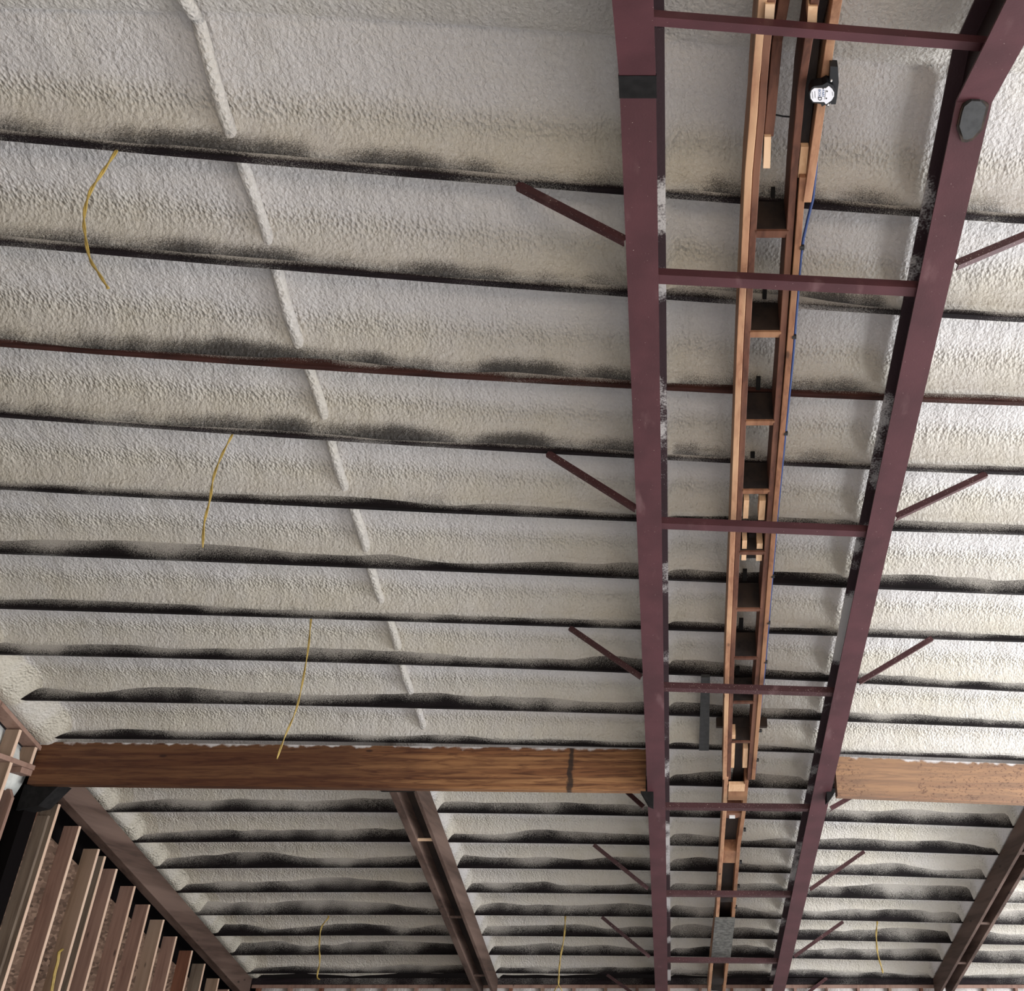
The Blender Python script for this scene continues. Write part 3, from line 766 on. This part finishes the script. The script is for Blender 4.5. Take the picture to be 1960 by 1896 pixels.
for k in range(len(fx)-1):
    a_, b_ = fx[k]+.02, fx[k+1]-.02; n = 8; vv = []; fs = []
    for i in range(n+1):
        for j in range(15):
            u = i/n; z = (zt-.10)*j/14
            vv.append((a_+(b_-a_)*u, YW+.09-.05*math.sin(u*math.pi)+.012*math.sin(j*1.9+k*2.3+i), z))
    for i in range(n):
        for j in range(14): q = i*15+j; fs.append((q, q+15, q+16, q+1))
    mb = MB(); mb.add(vv, fs); o = mb.build('wall_foam', foam, smooth=True)
    tag(o, f'pale foam fill in the far eave wall, {ORD[k]} bay from the left', 'foam insulation', GF)

# unseen rear wall, added to keep light from entering behind the camera
mb = MB(); mb.box(-6.62, 8, -6.6, -6.4, 0, 6); struct(mb.build('wall_light_block', concrete))
# yellow cable stapled on a left wall stud
cv = [PXd(x, y, XW+.01) for x, y in [(121,1816),(114,1822),(112,1840),(106,1862),(100,1896),(96,1925)]]
for k, off in enumerate((0, .022)):
    pth = [p+Vector((0,-off,0)) for p in cv]; mb = MB(); mb.tube(pth, .009, 8)
    tag(mb.build('wall_cable', yellow, smooth=True), ['yellow cable looped on a left wall stud, the right one of two', 'yellow cable looped on a left wall stud, the left one of two'][k], 'cable')
# floor
mb = MB(); mb.box(-6.62, 14, -8, 15.6, -.1, 0); struct(mb.build('floor', concrete))

# ------------------------------------------------------------------ hanging yellow wires
WI = [([(222,290),(196,330),(172,368),(161,412),(163,450),(172,495),(190,525),(207,552)], 0, 'curving, hung from the first purlin at the upper left'),
      ([(443,835),(425,870),(409,912),(402,955),(391,1000),(388,1047)], 3, 'kinked, hung from the fourth purlin'),
      ([(595,1187),(590,1240),(578,1310),(566,1360),(545,1410),(530,1452)], 6, 'long, ending over the long glued beam'),
      ([(628,1757),(615,1775),(611,1810),(612,1840),(607,1868),(612,1874)], 15, 'thin, left of the middle rafter'),
      ([(1082,1756),(1080,1790),(1073,1830),(1070,1860),(1069,1884)], 15, 'with a forked end, right of the middle rafter'),
      ([(1679,1767),(1677,1790),(1680,1825),(1687,1850),(1690,1862)], 15, 'right of the right steel rafter')]
for pix, i, lab in WI:
    p0 = P(*pix[0], KP+.004); path = [p0+Vector((0,0,.03)), p0] + [PYd(x, y, p0.y) for x, y in pix[1:]]
    # smooth it
    cv = []
    for k in range(len(path)-1):
        a_, b_ = path[max(k-1,0)], path[k]; c_, d_ = path[k+1], path[min(k+2, len(path)-1)]
        for s_ in range(5):
            t = s_/5; cv.append(.5*((2*b_)+(c_-a_)*t+(2*a_-5*b_+4*c_-d_)*t*t+(3*b_-a_-3*c_+d_)*t**3))
    cv.append(path[-1])
    e = empty('hanging_wire', p0)
    off = .0045 if p0.y < 8 else .006
    for sgn in (-1, 1):
        mb = MB(); tw = [p + Vector((math.cos(j*.7)*off*sgn, math.sin(j*.7)*off*sgn, 0)) for j, p in enumerate(cv)]
        if 'forked' in lab: tw = tw + [tw[-1]+Vector((sgn*.05,0,-.07))]
        mb.tube(tw, .0048 if p0.y < 8 else .0062, 6); mb.build('strand', yellow, e, smooth=True)
    tag(e, f'yellow twisted wire {lab}', 'wire', 'yellow wires hanging from the roof')

# ------------------------------------------------------------------ blue cable with clips on the right carrier plank
cab = [(1563,262),(1562,320),(1556,380),(1546,420),(1538,455),(1533,490),(1517,692),(1501,852),(1487,996),(1464.5,1274),(1450,1410),(1445.5,1480)]
path = [P(x, y, KW+.02) for x, y in cab]
mb = MB(); mb.tube(path, .0085, 8); tag(mb.build('blue_cable', blue, smooth=True), 'blue cable sagging below the white box then clipped along the carrier', 'cable')
CL = [(1535,473),(1520,644),(1504,829),(1479.5,1102),(1471.5,1191),(1466,1266),(1455.5,1398),(1450,1454),(1425.5,1587),(1418,1649),(1414,1695),(1409,1735)]
for k, (x, y) in enumerate(CL):
    p = P(x, y, KW+.01); mb = MB()
    mb.tube([p+Vector((-.012,0,0)), p+Vector((.012,0,0))], .016 if k < 8 else .022, 10)
    tag(mb.build('cable_clip', black), f'small black clip on the right side of the carrier, {ORD[k]} down', 'cable clip', 'black clips along the carrier')

# ------------------------------------------------------------------ round electrical box
Z = lambda x, y: (1530+(900+(x-900)*1.08)/18.96, 120+(1180+(y-1180)*1.10)/18.96)
KX = KW-.09
bx = empty('electrical_box', P(1575, 190, KX))
brk = [Z(1110,225),(Z(1365,245)),Z(1390,760),Z(1340,1180),Z(1290,1480),Z(1130,1480),Z(1000,900),Z(1080,700)]
b = prism_on_plane(brk, KX+.035, .05, 'bracket', black, bx); b['label'] = 'black mounting bracket'
body = [Z(*q) for q in [(480,930),(560,880),(830,850),(1000,760),(1200,850),(1290,1050),(1250,1300),(1080,1480),(1050,1570),(980,1530),(930,1500),(820,1560),(790,1470),(510,1430),(410,1270),(390,1100)]]
prism_on_plane(body, KX+.004, .055, 'box_body', black, bx)
st = [Z(*q) for q in [(570,950),(830,955),(865,1010),(895,955),(950,955),(1050,885),(1160,970),(1235,1100),(1230,1220),(1150,1350),(960,1480),(905,1405),(540,1400),(450,1290),(435,1150),(470,1030)]]
s_ = prism_on_plane(st, KX, .004, 'sticker', white_pl, bx); s_['label'] = 'white sticker with blue and black print'
for q, r in (((1145,715),.0045),((1040,1510),.0045)):
    c = P(*Z(*q), KX-.001); mb = MB(); mb.tube([c, c+Vector((0,0,.008))], r, 10); mb.build('screw', whitef, bx)
def text(body_, cx, cy, hpx, mat, bold=0, name='lettering'):
    cu = bpy.data.curves.new('t', 'FONT'); cu.body = body_; cu.size = 1; cu.align_x = 'CENTER'; cu.align_y = 'CENTER'; cu.offset = bold
    o = bpy.data.objects.new('t', cu); C.objects.link(o); bpy.context.view_layer.update()
    me = bpy.data.meshes.new_from_object(o.evaluated_get(bpy.context.evaluated_depsgraph_get()))
    bpy.data.objects.remove(o); bpy.data.curves.remove(cu)
    c = P(*Z(cx, cy), KX-.0015); ux = (P(*Z(cx, cy+hpx), KX-.0015)-c); uy = (P(*Z(cx+hpx, cy), KX-.0015)-c)
    for v in me.vertices: v.co = c + ux*v.co.x + uy*v.co.y
    me.materials.append(mat); r = bpy.data.objects.new(name, me); C.objects.link(r)
    r.parent = s_; r.matrix_parent_inverse = s_.matrix_world.inverted(); return r
bpy.context.view_layer.update()
text('FAN', 865, 1115, 120, blueink, .01); text('BOX', 745, 1110, 120, blueink, .01); text('D', 755, 1295, 175, black, .02)
for q in ((1000,1050),(975,1285)):
    c = [P(*Z(q[0]+a_, q[1]+b_), KX-.001) for a_, b_ in ((-30,0),(0,-34),(30,0),(0,36))]
    mb = MB(); mb.add(c, [(0,1,2,3)]); mb.build('printed_mark', black, s_)
for (xa,ya_,xb,yb_) in ((960,1010,915,1320),(500,1060,520,1290),(590,1050,600,1270),(1175,1060,1190,1200)):
    c = [P(*Z(a_, b_), KX-.001) for a_, b_ in ((xa-7,ya_),(xa+7,ya_),(xb+7,yb_),(xb-7,yb_))]
    mb = MB(); mb.add(c, [(0,1,2,3)]); mb.build('printed_line', grey_pl, s_)
tag(bx, 'black electrical box with a white sticker on the right carrier planks near the ridge', 'electrical box')

# keep every label short
for o in bpy.data.objects:
    if o.parent is None and 'label' in o and len(o['label'].split()) > 16: print('LONG', o['label'])
